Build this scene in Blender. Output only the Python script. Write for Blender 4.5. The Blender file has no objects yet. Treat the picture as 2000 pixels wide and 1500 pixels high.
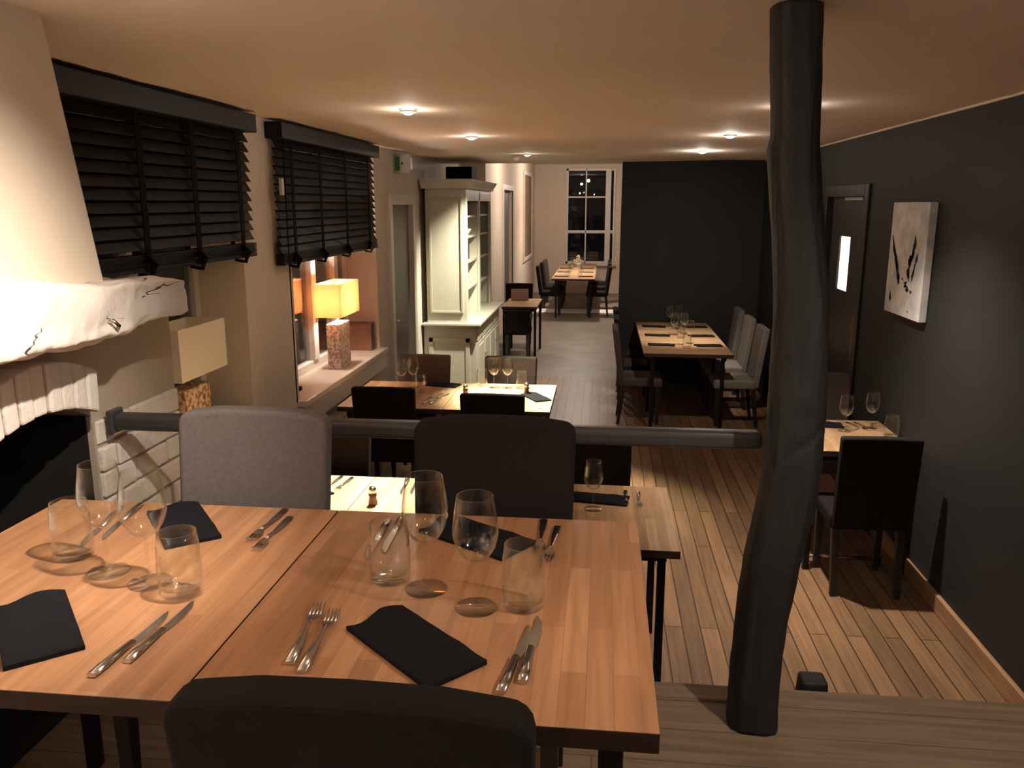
import bpy, bmesh, math, random
from mathutils import Vector, Matrix, noise
random.seed(7)
SC = bpy.context.scene
COL = SC.collection
PI = math.pi

# ------------------------------------------------------------------ camera
cam_d = bpy.data.cameras.new('camera')
cam = bpy.data.objects.new('camera', cam_d); COL.objects.link(cam)
cam.location = (0, 0, 2.17)
cam.rotation_euler = (math.radians(90 - 12.333), 0, math.radians(6.233))
cam_d.sensor_width = 36; cam_d.lens = 1610 / 2000 * 36
cam_d.clip_start = 0.05; cam_d.clip_end = 100
SC.camera = cam
# ------------------------------------------------------------------ world, exposure
W = bpy.data.worlds.new('night'); SC.world = W; W.use_nodes = True
W.node_tree.nodes['Background'].inputs[0].default_value = (0.02, 0.018, 0.018, 1)
W.node_tree.nodes['Background'].inputs[1].default_value = 0.15
SC.view_settings.view_transform = 'Standard'; SC.view_settings.look = 'None'
SC.view_settings.gamma = 1; SC.view_settings.use_curve_mapping = False
SC.view_settings.exposure = 0.25
SPOT = 1.0      # one dial for the ceiling downlights
GLOW = 1.0      # one dial for their wide glow
WARM = (1.0, 0.87, 0.74)
PALE = (1.0, 0.93, 0.72)
# x, y, ceiling z, spot watts, glow watts, aim (x,y,z) or None, cone degrees
DOWNLIGHTS = [
    (-0.47, 1.42, 2.655, 270, 2, (-1.40, 1.55, 1.75), 82, WARM, 'ceiling downlight above the near left corner of the front table'),
    (1.15, 1.05, 2.655, 150, 3, (0.35, 1.7, 0.6), 104, WARM, 'ceiling downlight over the raised floor beside the timber post'),
    (0.15, -0.9, 2.655, 14, 2, (-0.15, 0.9, 1.2), 110, WARM, 'added unseen ceiling downlight behind the nearest dining chair'),  # added fill lamp, out of view, gives ambient light
    (-1.056, 4.54, 2.655, 2100, 2, (-1.30, 3.62, 0.76), 46, PALE, 'glowing ceiling downlight nearest the second blind'),
    (0.96, 4.54, 2.655, 380, 2, (1.45, 4.35, 0.0), 96, WARM, 'ceiling downlight hidden by the timber post'),
    (-0.995, 6.33, 2.655, 2100, 2, (-0.50, 5.95, 0.76), 46, PALE, 'glowing ceiling downlight in front of the dresser'),
    (0.90, 6.39, 2.655, 150, 3, (1.0, 9.3, 0.8), 74, WARM, 'glowing ceiling downlight over the aisle, left of the timber post'),
    (-0.78, 8.55, 2.655, 850, 1, (-1.42, 9.25, 1.3), 66, PALE, 'dim ceiling downlight right beside the dresser'),
    (0.92, 8.30, 2.655, 330, 5, (0.86, 9.0, 0.76), 50, WARM, 'dim ceiling downlight above the six-seat table'),
]
PENDANTS = [(-0.75, 13.4, 3.1, 150, 45), (-0.45, 17.4, 3.1, 420, 70)]
# added unseen uplighters that brighten the ceiling: x, y, z, watts, facing
ADDED_UPLIGHTS = [(-1.93, -0.6, 1.75, 240, 1, 'added unseen uplighter on the left wall behind the camera'),
            (1.80, -0.2, 1.75, 80, -1, 'added unseen uplighter on the charcoal wall behind the camera')]

# ------------------------------------------------------------------ materials
def new_mat(name):
    m = bpy.data.materials.new(name); m.use_nodes = True
    return m, m.node_tree.nodes, m.node_tree.links, m.node_tree.nodes['Principled BSDF']
def mapping(n, l, scale=(1,1,1), rot=(0,0,0), obj=True, perobj=False):
    tc = n.new('ShaderNodeTexCoord'); mp = n.new('ShaderNodeMapping')
    mp.inputs['Scale'].default_value = scale; mp.inputs['Rotation'].default_value = rot
    l.new(tc.outputs['Object'], mp.inputs['Vector'])
    if perobj:
        oi = n.new('ShaderNodeObjectInfo'); mu = n.new('ShaderNodeMath'); mu.operation = 'MULTIPLY'
        mu.inputs[1].default_value = 17.0; l.new(oi.outputs['Random'], mu.inputs[0])
        l.new(mu.outputs[0], mp.inputs['Location'])
    return mp.outputs['Vector']
def simple(name, col, rough=0.6, metal=0.0, var=0.06, scale=8, bump=0.0, bscale=60, spec=0.5):
    m, n, l, b = new_mat(name)
    b.inputs['Roughness'].default_value = rough; b.inputs['Metallic'].default_value = metal
    b.inputs['Specular IOR Level'].default_value = spec
    v = mapping(n, l)
    nz = n.new('ShaderNodeTexNoise'); nz.inputs['Scale'].default_value = scale; nz.inputs['Detail'].default_value = 5
    l.new(v, nz.inputs['Vector'])
    r = n.new('ShaderNodeValToRGB')
    r.color_ramp.elements[0].position = .3; r.color_ramp.elements[1].position = .7
    r.color_ramp.elements[0].color = (*[c * (1 - var) for c in col], 1)
    r.color_ramp.elements[1].color = (*[min(1, c * (1 + var)) for c in col], 1)
    l.new(nz.outputs['Fac'], r.inputs['Fac']); l.new(r.outputs['Color'], b.inputs['Base Color'])
    if bump:
        n2 = n.new('ShaderNodeTexNoise'); n2.inputs['Scale'].default_value = bscale; n2.inputs['Detail'].default_value = 6
        l.new(v, n2.inputs['Vector'])
        bp = n.new('ShaderNodeBump'); bp.inputs['Strength'].default_value = bump; bp.inputs['Distance'].default_value = .01
        l.new(n2.outputs['Fac'], bp.inputs['Height']); l.new(bp.outputs['Normal'], b.inputs['Normal'])
    return m
def planks(name, c1, c2, mortar, width, length, rot, rough=.45, gap=.003, grain=.35, perobj=False, coat=0.0):
    m, n, l, b = new_mat(name)
    v = mapping(n, l, rot=(0, 0, rot), perobj=perobj)
    br = n.new('ShaderNodeTexBrick')
    br.inputs['Scale'].default_value = 1; br.inputs['Brick Width'].default_value = length
    br.inputs['Row Height'].default_value = width; br.inputs['Mortar Size'].default_value = gap
    br.inputs['Mortar Smooth'].default_value = .2; br.offset = .37; br.offset_frequency = 2
    br.inputs['Color1'].default_value = (*c1, 1); br.inputs['Color2'].default_value = (*c2, 1)
    br.inputs['Mortar'].default_value = (*mortar, 1); br.inputs['Bias'].default_value = 0
    l.new(v, br.inputs['Vector'])
    mp2 = n.new('ShaderNodeMapping'); mp2.inputs['Scale'].default_value = (2.2, 38, 38)
    l.new(v, mp2.inputs['Vector'])
    nz = n.new('ShaderNodeTexNoise'); nz.inputs['Scale'].default_value = 1.2; nz.inputs['Detail'].default_value = 7
    nz.inputs['Distortion'].default_value = .6
    l.new(mp2.outputs['Vector'], nz.inputs['Vector'])
    mx = n.new('ShaderNodeMix'); mx.data_type = 'RGBA'; mx.blend_type = 'MULTIPLY'
    mx.inputs['Factor'].default_value = grain
    rr = n.new('ShaderNodeValToRGB'); rr.color_ramp.elements[0].position = .3; rr.color_ramp.elements[1].position = .72
    rr.color_ramp.elements[0].color = (.35, .3, .26, 1); rr.color_ramp.elements[1].color = (1.25, 1.2, 1.15, 1)
    l.new(nz.outputs['Fac'], rr.inputs['Fac'])
    l.new(br.outputs['Color'], mx.inputs['A']); l.new(rr.outputs['Color'], mx.inputs['B'])
    l.new(mx.outputs['Result'], b.inputs['Base Color'])
    b.inputs['Roughness'].default_value = rough; b.inputs['Specular IOR Level'].default_value = .3
    b.inputs['Coat Weight'].default_value = coat; b.inputs['Coat Roughness'].default_value = .25
    bp = n.new('ShaderNodeBump'); bp.inputs['Strength'].default_value = .25; bp.inputs['Distance'].default_value = .003
    l.new(br.outputs['Fac'], bp.inputs['Height']); bp.invert = True
    l.new(bp.outputs['Normal'], b.inputs['Normal'])
    return m
def emit(name, col, s):
    m, n, l, b = new_mat(name)
    b.inputs['Base Color'].default_value = (*col, 1)
    b.inputs['Emission Color'].default_value = (*col, 1); b.inputs['Emission Strength'].default_value = s
    return m
def thin_glass(name, tint=(.97, .98, .97), edge=2.6, rough=.06):
    m, n, l, b = new_mat(name); n.remove(b)
    out = n['Material Output']
    tr = n.new('ShaderNodeBsdfTransparent'); tr.inputs[0].default_value = (*tint, 1)
    gl = n.new('ShaderNodeBsdfGlossy'); gl.inputs['Roughness'].default_value = rough
    gl.inputs['Color'].default_value = (1, 1, 1, 1)
    lw = n.new('ShaderNodeLayerWeight'); lw.inputs['Blend'].default_value = .5
    pw = n.new('ShaderNodeMath'); pw.operation = 'POWER'; pw.inputs[1].default_value = edge; l.new(lw.outputs['Facing'], pw.inputs[0])
    mu = n.new('ShaderNodeMath'); mu.operation = 'MULTIPLY_ADD'; mu.inputs[1].default_value = .85; mu.inputs[2].default_value = .02
    l.new(pw.outputs[0], mu.inputs[0])
    mx = n.new('ShaderNodeMixShader'); l.new(mu.outputs[0], mx.inputs[0])
    l.new(tr.outputs[0], mx.inputs[1]); l.new(gl.outputs[0], mx.inputs[2]); l.new(mx.outputs[0], out.inputs[0])
    return m
def fabric(name, col, rough=.95, weave=420, contrast=.25):
    m, n, l, b = new_mat(name)
    v = mapping(n, l)
    nz = n.new('ShaderNodeTexNoise'); nz.inputs['Scale'].default_value = weave; nz.inputs['Detail'].default_value = 2
    l.new(v, nz.inputs['Vector'])
    n2 = n.new('ShaderNodeTexNoise'); n2.inputs['Scale'].default_value = 90; l.new(v, n2.inputs['Vector'])
    ad = n.new('ShaderNodeMath'); ad.operation = 'ADD'; l.new(nz.outputs['Fac'], ad.inputs[0]); l.new(n2.outputs['Fac'], ad.inputs[1])
    r = n.new('ShaderNodeMapRange'); r.inputs['From Min'].default_value = .7; r.inputs['From Max'].default_value = 1.3
    r.inputs['To Min'].default_value = 1 - contrast; r.inputs['To Max'].default_value = 1 + contrast
    l.new(ad.outputs[0], r.inputs['Value'])
    vm = n.new('ShaderNodeVectorMath'); vm.operation = 'SCALE'; vm.inputs[0].default_value = col
    l.new(r.outputs[0], vm.inputs['Scale']); l.new(vm.outputs[0], b.inputs['Base Color'])
    b.inputs['Roughness'].default_value = rough; b.inputs['Specular IOR Level'].default_value = .12
    bp = n.new('ShaderNodeBump'); bp.inputs['Strength'].default_value = .2; bp.inputs['Distance'].default_value = .001
    l.new(nz.outputs['Fac'], bp.inputs['Height']); l.new(bp.outputs['Normal'], b.inputs['Normal'])
    return m
def mosaic(name, c1, c2):
    m, n, l, b = new_mat(name)
    v = mapping(n, l)
    vo = n.new('ShaderNodeTexVoronoi'); vo.inputs['Scale'].default_value = 60; l.new(v, vo.inputs['Vector'])
    nz = n.new('ShaderNodeTexNoise'); nz.inputs['Scale'].default_value = 45; l.new(v, nz.inputs['Vector'])
    r = n.new('ShaderNodeValToRGB'); r.color_ramp.elements[0].position = .42; r.color_ramp.elements[1].position = .55
    r.color_ramp.elements[0].color = (*c2, 1); r.color_ramp.elements[1].color = (*c1, 1)
    l.new(nz.outputs['Fac'], r.inputs['Fac']); l.new(r.outputs['Color'], b.inputs['Base Color'])
    b.inputs['Roughness'].default_value = .4
    bp = n.new('ShaderNodeBump'); bp.inputs['Strength'].default_value = .5; bp.inputs['Distance'].default_value = .002
    l.new(vo.outputs['Distance'], bp.inputs['Height']); l.new(bp.outputs['Normal'], b.inputs['Normal'])
    return m
def shade_mat(name, col, trans=.5):
    m, n, l, b = new_mat(name); out = n['Material Output']
    b.inputs['Base Color'].default_value = (*col, 1); b.inputs['Roughness'].default_value = .9
    t = n.new('ShaderNodeBsdfTranslucent'); t.inputs[0].default_value = (*col, 1)
    v = mapping(n, l); nz = n.new('ShaderNodeTexNoise'); nz.inputs['Scale'].default_value = 300
    l.new(v, nz.inputs['Vector']); bp = n.new('ShaderNodeBump'); bp.inputs['Strength'].default_value = .1
    l.new(nz.outputs['Fac'], bp.inputs['Height']); l.new(bp.outputs['Normal'], b.inputs['Normal'])
    mx = n.new('ShaderNodeMixShader'); mx.inputs[0].default_value = trans
    l.new(b.outputs[0], mx.inputs[1]); l.new(t.outputs[0], mx.inputs[2]); l.new(mx.outputs[0], out.inputs[0])
    return m
def timber(name, col):
    m, n, l, b = new_mat(name)
    v = mapping(n, l, scale=(14, 14, 1.6))
    nz = n.new('ShaderNodeTexNoise'); nz.inputs['Scale'].default_value = 2.2; nz.inputs['Detail'].default_value = 9
    nz.inputs['Distortion'].default_value = .9; l.new(v, nz.inputs['Vector'])
    r = n.new('ShaderNodeValToRGB'); r.color_ramp.elements[0].position = .3; r.color_ramp.elements[1].position = .75
    r.color_ramp.elements[0].color = (*[c * .55 for c in col], 1); r.color_ramp.elements[1].color = (*[c * 1.4 for c in col], 1)
    l.new(nz.outputs['Fac'], r.inputs['Fac']); l.new(r.outputs['Color'], b.inputs['Base Color'])
    b.inputs['Roughness'].default_value = .62
    bp = n.new('ShaderNodeBump'); bp.inputs['Strength'].default_value = .7; bp.inputs['Distance'].default_value = .006
    l.new(nz.outputs['Fac'], bp.inputs['Height']); l.new(bp.outputs['Normal'], b.inputs['Normal'])
    return m
def canvas_mat(name):
    m, n, l, b = new_mat(name)
    v = mapping(n, l)
    sp = n.new('ShaderNodeSeparateXYZ'); l.new(v, sp.inputs[0])
    nz = n.new('ShaderNodeTexNoise'); nz.inputs['Scale'].default_value = 9; nz.inputs['Detail'].default_value = 6
    l.new(v, nz.inputs['Vector'])
    r = n.new('ShaderNodeValToRGB'); r.color_ramp.elements[0].position = .35; r.color_ramp.elements[1].position = .6
    r.color_ramp.elements[0].color = (.40, .43, .45, 1); r.color_ramp.elements[1].color = (.62, .61, .59, 1)
    l.new(nz.outputs['Fac'], r.inputs['Fac']); l.new(r.outputs['Color'], b.inputs['Base Color'])
    b.inputs['Roughness'].default_value = .7
    return m

M = {
 'cream': simple('cream_wall_paint', (.60, .53, .46), .85, var=.03, scale=2, bump=.08, bscale=30),
 'ceil': simple('ceiling_paint', (.72, .61, .53), .75, var=.03, scale=1.2, bump=.05, bscale=8),
 'charcoal': simple('charcoal_wall_paint', (.020, .0195, .0195), .65, var=.08, scale=2, bump=.06, bscale=40, spec=.25),
 'warmwhite': simple('warm_white_wall_paint', (.62, .52, .42), .8, var=.03, scale=2),
 'plaster': simple('smooth_chimney_plaster', (.40, .33, .26), .85, var=.05, scale=3, bump=.25, bscale=25),
 'canopy': simple('canopy_plaster', (.70, .60, .48), .85, var=.04, scale=4, bump=.06, bscale=18),
 'brick': simple('white_painted_brick', (.66, .60, .54), .7, var=.06, scale=10, bump=.5, bscale=60),
 'mortar': simple('grey_painted_mortar', (.30, .26, .22), .9, var=.1, scale=20, bump=.4, bscale=60),
 'mantel': simple('white_painted_rough_oak', (.70, .64, .58), .6, var=.06, scale=6, bump=.8, bscale=22),
 'soot': simple('black_firebox', (.006, .006, .006), .9, var=.2, scale=5),
 'floor_low': planks('lower_oak_boards', (.275, .160, .085), (.155, .092, .05), (.035, .022, .014), .092, 1.7, PI/2, .38, .0035, .5),
 'floor_up': planks('upper_grey_brown_boards', (.225, .165, .112), (.175, .13, .09), (.085, .06, .042), .15, 2.2, 0, .55, .0018, .5),
 'floor_far': simple('far_stone_floor', (.155, .125, .095), .42, var=.3, scale=2.5),
 'table': planks('oiled_butcher_block', (.45, .235, .118), (.34, .165, .080), (.28, .14, .07), .045, .42, PI/2, .33, .0006, .42, True, .15),
 'table_far': planks('pale_oiled_block', (.52, .34, .19), (.38, .23, .12), (.28, .17, .09), .045, .42, PI/2, .35, .0006, .4, True, .1),
 'tableedge': simple('dark_table_edge', (.026, .012, .007), .5, var=.2, scale=12),
 'blackmetal': simple('black_metal', (.012, .012, .013), .4, .6, var=.1),
 'blind': simple('black_stained_slat', (.0052, .0047, .0045), .5, var=.2, scale=20, spec=.25),
 'tape': fabric('black_ladder_tape', (.005, .005, .005), .95, 400),
 'post': timber('black_brown_timber', (.0085, .0078, .0072)),
 'rail': simple('dark_grey_rail_paint', (.05, .046, .044), .35, var=.08),
 'greyfab': fabric('taupe_grey_fabric', (.128, .110, .106), contrast=.13),
 'darkfab': fabric('dark_and_shaded_fabric', (.013, .0095, .0085), contrast=.12),  # also carries the shade of the second front chair
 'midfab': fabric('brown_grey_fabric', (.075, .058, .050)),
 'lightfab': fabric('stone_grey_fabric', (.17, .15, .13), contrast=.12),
 'nearfab': fabric('black_brown_fabric', (.012, .0095, .008), contrast=.12),
 'blackwood': simple('black_chair_leg', (.014, .010, .008), .45, var=.2),
 'napkin': fabric('navy_black_napkin', (.0075, .0075, .0095), .95, 500, .12),
 'steel': simple('polished_steel', (.62, .58, .54), .22, 1.0, var=.03),
 'glass': thin_glass('clear_glass'),
 'pane': thin_glass('window_pane', (.85, .88, .88), 4.0, .01),
 'frame': simple('white_window_frame', (.62, .58, .54), .4, var=.03),
 'sill': simple('white_sill_paint', (.62, .55, .48), .35, var=.03),
 'dresser': simple('sage_grey_dresser_paint', (.53, .51, .42), .45, var=.03),
 'dresser_in': simple('dresser_back_paint', (.46, .43, .32), .6, var=.04),
 'oakbase': None,
 'mosaic1': mosaic('tan_speckled_mosaic', (.75, .54, .35), (.25, .13, .07)),
 'mosaic2': mosaic('pink_speckled_mosaic', (.78, .64, .58), (.40, .26, .21)),
 'shade_off': shade_mat('cream_lampshade', (.86, .81, .68), .12),
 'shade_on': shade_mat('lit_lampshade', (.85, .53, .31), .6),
 'bulb': emit('warm_bulb', (1, .72, .42), 12),
 'lamp': emit('downlight_lamp', (1, .84, .68), 30),
 'lampdim': emit('dim_downlight_lamp', (1, .8, .6), 3),
 'bezel': simple('white_bezel', (.7, .62, .54), .4),
 'brownbox': simple('brown_wood_box', (.17, .075, .04), .5, var=.2, scale=15),
 'door': simple('brown_grey_door_paint', (.15, .12, .105), .5, var=.05),
 'doordark': simple('black_door_paint', (.012, .010, .010), .4, var=.1),
 'litpane': emit('lit_door_window', (1, .86, .78), 1.6),
 'paint_canvas': canvas_mat('painted_canvas'),
 'ink': simple('dark_brush_paint', (.05, .045, .045), .7, var=.3, scale=30),
 'ink2': simple('ochre_brush_paint', (.32, .22, .12), .7, var=.3, scale=30),
 'black': simple('matt_black_plastic', (.006, .0055, .0065), .8, spec=.1),
 'white': simple('white_plastic', (.40, .40, .35), .45),
 'green': simple('green_sign_ink', (.03, .16, .05), .5),
 'picture': simple('faded_brown_picture', (.20, .13, .085), .6, var=.3, scale=6),
 'porcelain': simple('cream_porcelain', (.72, .70, .60), .25),
 'bottle': simple('dark_bottle_glass', (.05, .06, .03), .15),
 'paper': simple('card_paper', (.42, .30, .25), .8),
 'petal': simple('cream_petals', (.75, .62, .42), .8),
 'skirt_oak': planks('oak_skirting', (.40, .24, .13), (.30, .17, .09), (.2, .12, .06), .3, 3.0, PI/2, .4, .001, .5),
}

# ------------------------------------------------------------------ mesh helpers
class MB:
    def __init__(s): s.v = []; s.f = []; s.sm = []
    def add(s, vs, fs, smooth=False):
        o = len(s.v); s.v += [tuple(v) for v in vs]
        s.f += [[i + o for i in f] for f in fs]; s.sm += [smooth] * len(fs); return s
    def box(s, x0, x1, y0, y1, z0, z1, m=None):
        vs = [Vector(p) for p in ((x0,y0,z0),(x1,y0,z0),(x1,y1,z0),(x0,y1,z0),(x0,y0,z1),(x1,y0,z1),(x1,y1,z1),(x0,y1,z1))]
        if m: vs = [m @ v for v in vs]
        return s.add(vs, [(0,3,2,1),(4,5,6,7),(0,1,5,4),(1,2,6,5),(2,3,7,6),(3,0,4,7)])
    def prism(s, pts, axis, a, b):       # polygon extruded along an axis
        n = len(pts)
        def mk(p, t): return {'x': (t, p[0], p[1]), 'y': (p[0], t, p[1]), 'z': (p[0], p[1], t)}[axis]
        vs = [mk(p, a) for p in pts] + [mk(p, b) for p in pts]
        fs = [list(range(n))[::-1], list(range(n, 2*n))] + [(i, (i+1) % n, (i+1) % n + n, i + n) for i in range(n)]
        return s.add(vs, fs)
    def tube(s, pts, rad, n=10, cap=True, flat=1.0):
        pts = [Vector(p) for p in pts]; rs = rad if isinstance(rad, (list, tuple)) else [rad] * len(pts)
        vs = []
        for i, p in enumerate(pts):
            d = (pts[min(i+1, len(pts)-1)] - pts[max(i-1, 0)]).normalized()
            up = Vector((0, 0, 1)) if abs(d.z) < .9 else Vector((0, 1, 0))
            a = d.cross(up).normalized(); b = a.cross(d).normalized()
            for k in range(n):
                t = 2*PI*k/n; vs.append(p + a*math.cos(t)*rs[i] + b*math.sin(t)*rs[i]*flat)
        fs = [(i*n+k, i*n+(k+1) % n, (i+1)*n+(k+1) % n, (i+1)*n+k) for i in range(len(pts)-1) for k in range(n)]
        s.add(vs, fs, True)
        if cap:
            o = len(s.v) - len(vs)
            s.f += [[o+k for k in range(n)], [o+(len(pts)-1)*n+k for k in range(n)][::-1]]; s.sm += [False, False]
        return s
    def lathe(s, prof, n=28, c=(0, 0), smooth=True):
        vs = [(c[0]+r*math.cos(2*PI*k/n), c[1]+r*math.sin(2*PI*k/n), z) for r, z in prof for k in range(n)]
        fs = [(i*n+k, i*n+(k+1) % n, (i+1)*n+(k+1) % n, (i+1)*n+k) for i in range(len(prof)-1) for k in range(n)]
        return s.add(vs, fs, smooth)
    def mesh(s, name, bevel=0, seg=2, recalc=True):
        me = bpy.data.meshes.new(name); bm = bmesh.new()
        vs = [bm.verts.new(v) for v in s.v]
        for f, sm in zip(s.f, s.sm):
            try:
                fc = bm.faces.new([vs[i] for i in f]); fc.smooth = sm
            except ValueError: pass
        if recalc: bmesh.ops.recalc_face_normals(bm, faces=bm.faces)
        if bevel:
            es = [e for e in bm.edges if len(e.link_faces) == 2 and e.calc_face_angle(0) > .5]
            bmesh.ops.bevel(bm, geom=es, offset=bevel, segments=seg, profile=.5, affect='EDGES', clamp_overlap=True)
        bm.to_mesh(me); bm.free(); return me

def put(name, me, mat=None, parent=None, loc=None, rz=0):
    if isinstance(me, MB): me = me.mesh(name)
    if mat is not None and not me.materials:
        me.materials.append(M[mat] if isinstance(mat, str) else mat)
    o = bpy.data.objects.new(name, me); COL.objects.link(o)
    if parent: o.parent = parent
    if loc: o.location = loc
    o.rotation_euler.z = rz
    return o
def struct(name, me, mat):
    o = put(name, me, mat); o['kind'] = 'structure'; return o
def tag(o, label, cat, group=None):
    o['label'] = label; o['category'] = cat
    if group: o['group'] = group
    return o
def thing(name, label, cat, loc=(0,0,0), rz=0, group=None):
    o = bpy.data.objects.new(name, None); COL.objects.link(o); o.empty_display_size = .05
    o.location = loc; o.rotation_euler.z = rz
    return tag(o, label, cat, group)

def add_cracks(m):
    n, l = m.node_tree.nodes, m.node_tree.links; b = n['Principled BSDF']
    v = mapping(n, l, scale=(9, 1.1, 9))
    nz = n.new('ShaderNodeTexNoise'); nz.inputs['Scale'].default_value = 1.5; nz.inputs['Detail'].default_value = 3; l.new(v, nz.inputs['Vector'])
    a = n.new('ShaderNodeMath'); a.operation = 'SUBTRACT'; a.inputs[1].default_value = .52; l.new(nz.outputs['Fac'], a.inputs[0])
    c = n.new('ShaderNodeMath'); c.operation = 'ABSOLUTE'; l.new(a.outputs[0], c.inputs[0])
    n2 = n.new('ShaderNodeTexNoise'); n2.inputs['Scale'].default_value = .9; l.new(v, n2.inputs['Vector'])
    mk = n.new('ShaderNodeMapRange'); mk.inputs['From Min'].default_value = .52; mk.inputs['From Max'].default_value = .64
    mk.inputs['To Min'].default_value = 0; mk.inputs['To Max'].default_value = .012; l.new(n2.outputs['Fac'], mk.inputs['Value'])
    lt = n.new('ShaderNodeMath'); lt.operation = 'LESS_THAN'; l.new(c.outputs[0], lt.inputs[0]); l.new(mk.outputs[0], lt.inputs[1])
    mx = n.new('ShaderNodeMix'); mx.data_type = 'RGBA'; mx.inputs['B'].default_value = (.05, .04, .035, 1)
    src = b.inputs['Base Color'].links[0].from_socket
    l.new(lt.outputs[0], mx.inputs['Factor']); l.new(src, mx.inputs['A']); l.new(mx.outputs['Result'], b.inputs['Base Color'])
add_cracks(M['mantel'])
# ================================================================== SETTING
UP = .62; CE = 2.655
mb = MB().box(-2.4, 2.3, 2.44, 10.35, -.12, 0); struct('floor', mb, 'floor_low')
mb = MB().box(-2.4, 3.2, 10.35, 21.0, -.12, 0); struct('floor_far', mb, 'floor_far')
mb = MB().box(-2.4, 2.0, -3.2, 2.44, UP-.05, UP); struct('floor_upper', mb, 'floor_up')
mb = MB().box(-2.4, 2.0, 2.405, 2.495, UP-.045, UP+.006); struct('trim_1', mb.mesh('step_nosing', .006), 'floor_up')
mb = MB().box(-2.4, 2.0, 2.40, 2.44, -.12, UP-.05); struct('trim_2', mb, 'charcoal')
# pale threshold strip on the far floor
struct('trim_3', MB().box(-1.69, 1.4, 16.7, 17.3, 0, .012).mesh('pale_threshold', .003), 'frame')

# ceiling: slightly undulating old plaster
def ceiling():
    mb = MB(); nx, ny = 40, 110; x0, x1, y0, y1 = -2.4, 2.3, -3.2, 10.35
    vs = []
    for j in range(ny+1):
        for i in range(nx+1):
            x = x0+(x1-x0)*i/nx; y = y0+(y1-y0)*j/ny
            z = CE + .010*(noise.noise(Vector((x*1.1, y*1.3, 3.1)))) + .004*noise.noise(Vector((x*3, y*5, 8)))
            vs.append((x, y, z + .006))
    fs = [(j*(nx+1)+i, j*(nx+1)+i+1, (j+1)*(nx+1)+i+1, (j+1)*(nx+1)+i) for j in range(ny) for i in range(nx)]
    mb.add(vs, fs, True)
    mb.box(x0, x1, y0, y1, CE+.03, CE+.12)
    return mb.mesh('ceiling', recalc=False)
struct('ceiling', ceiling(), 'ceil')
struct('ceiling_far', MB().box(-2.4, 3.2, 10.35, 21.0, 3.1, 3.2).box(-2.4, 3.2, 10.35, 10.41, CE, 3.1), 'ceil')

# left wall with two window openings and a cupboard door
W1 = (3.0, 4.47, .90, 2.60); W2 = (5.19, 7.22, .88, 2.60); LD = (7.66, 8.62, 0, 2.22)
mb = MB(); xo, xi = -2.40, -2.0
for a, b in ((-3.2, W1[0]), (W1[1], W2[0]), (W2[1], LD[0]), (LD[1], 12.0)): mb.box(xo, xi, a, b, 0, CE+.02)
for w in (W1, W2):
    mb.box(xo, xi, w[0], w[1], 0, w[2]); mb.box(xo, xi, w[0], w[1], w[3], CE+.02)
mb.box(xo, xi, LD[0], LD[1], LD[3], CE+.02); mb.box(xo, xo+.05, LD[0], LD[1], 0, LD[3])
mb.box(xo, xi, 10.36, 12.0, CE+.02, 3.1)
struct('wall_left', mb, 'cream')
# far left wall (whiter) with a recessed door
mb = MB(); xi = -1.69
FD = (14.1, 15.6, 0, 2.4)
mb.box(-2.4, xi, 12.0, FD[0], 0, 3.1).box(-2.4, xi, FD[1], 20.6, 0, 3.1).box(-2.4, xi, FD[0], FD[1], FD[3], 3.1).box(-2.4, xi-.12, FD[0], FD[1], 0, FD[3])
struct('wall_far_left', mb, 'warmwhite')
struct('door_2', MB().box(xi-.12, xi-.07, FD[0]+.05, FD[1]-.05, .01, FD[3]-.04).mesh('far_door', .004), 'door')
fr = MB().box(xi-.02, xi+.02, FD[0]-.09, FD[0], 0, FD[3]+.09).box(xi-.02, xi+.02, FD[1], FD[1]+.09, 0, FD[3]+.09).box(xi-.02, xi+.02, FD[0], FD[1], FD[3], FD[3]+.09)
struct('trim_4', fr.mesh('far_door_frame', .004), 'frame')
# back wall with tall sash window
BY = 20.6; BW = (-.92, .27, .72, 3.0)
mb = MB().box(-1.69, BW[0], BY, BY+.3, 0, 3.1).box(BW[1], 3.2, BY, BY+.3, 0, 3.1).box(BW[0], BW[1], BY, BY+.3, 0, BW[2]).box(BW[0], BW[1], BY, BY+.3, BW[3], 3.1)
struct('wall_back', mb, 'warmwhite')
struct('wall_far_right', MB().box(3.0, 3.2, 10.35, 20.6, 0, 3.1), 'warmwhite')
# charcoal partition and right wall with door opening
struct('wall_partition', MB().box(.205, 3.2, 10.15, 10.35, 0, CE+.02), 'charcoal')
RD = (6.22, 7.30, 0, 2.26)
mb = MB().box(1.86, 2.2, -3.2, RD[0], 0, CE+.02).box(1.86, 2.2, RD[1], 10.15, 0, CE+.02).box(1.86, 2.2, RD[0], RD[1], RD[3], CE+.02)
struct('wall_right', mb, 'charcoal')
struct('wall_rear', MB().box(-2.4, 2.2, -3.3, -3.2, 0, CE+.02), 'cream')
struct('baseboard_right', MB().box(1.835, 1.86, 2.5, RD[0], 0, .10).mesh('baseboard_right', .005), 'skirt_oak')
struct('baseboard_partition', MB().box(.205, 1.86, 10.13, 10.15, 0, .10).mesh('baseboard_partition', .004), 'charcoal')
# pale light line where ceiling meets right wall
struct('trim_5', MB().box(1.848, 1.862, -3.2, 10.15, CE-.006, CE+.006), 'ceil')

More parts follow.
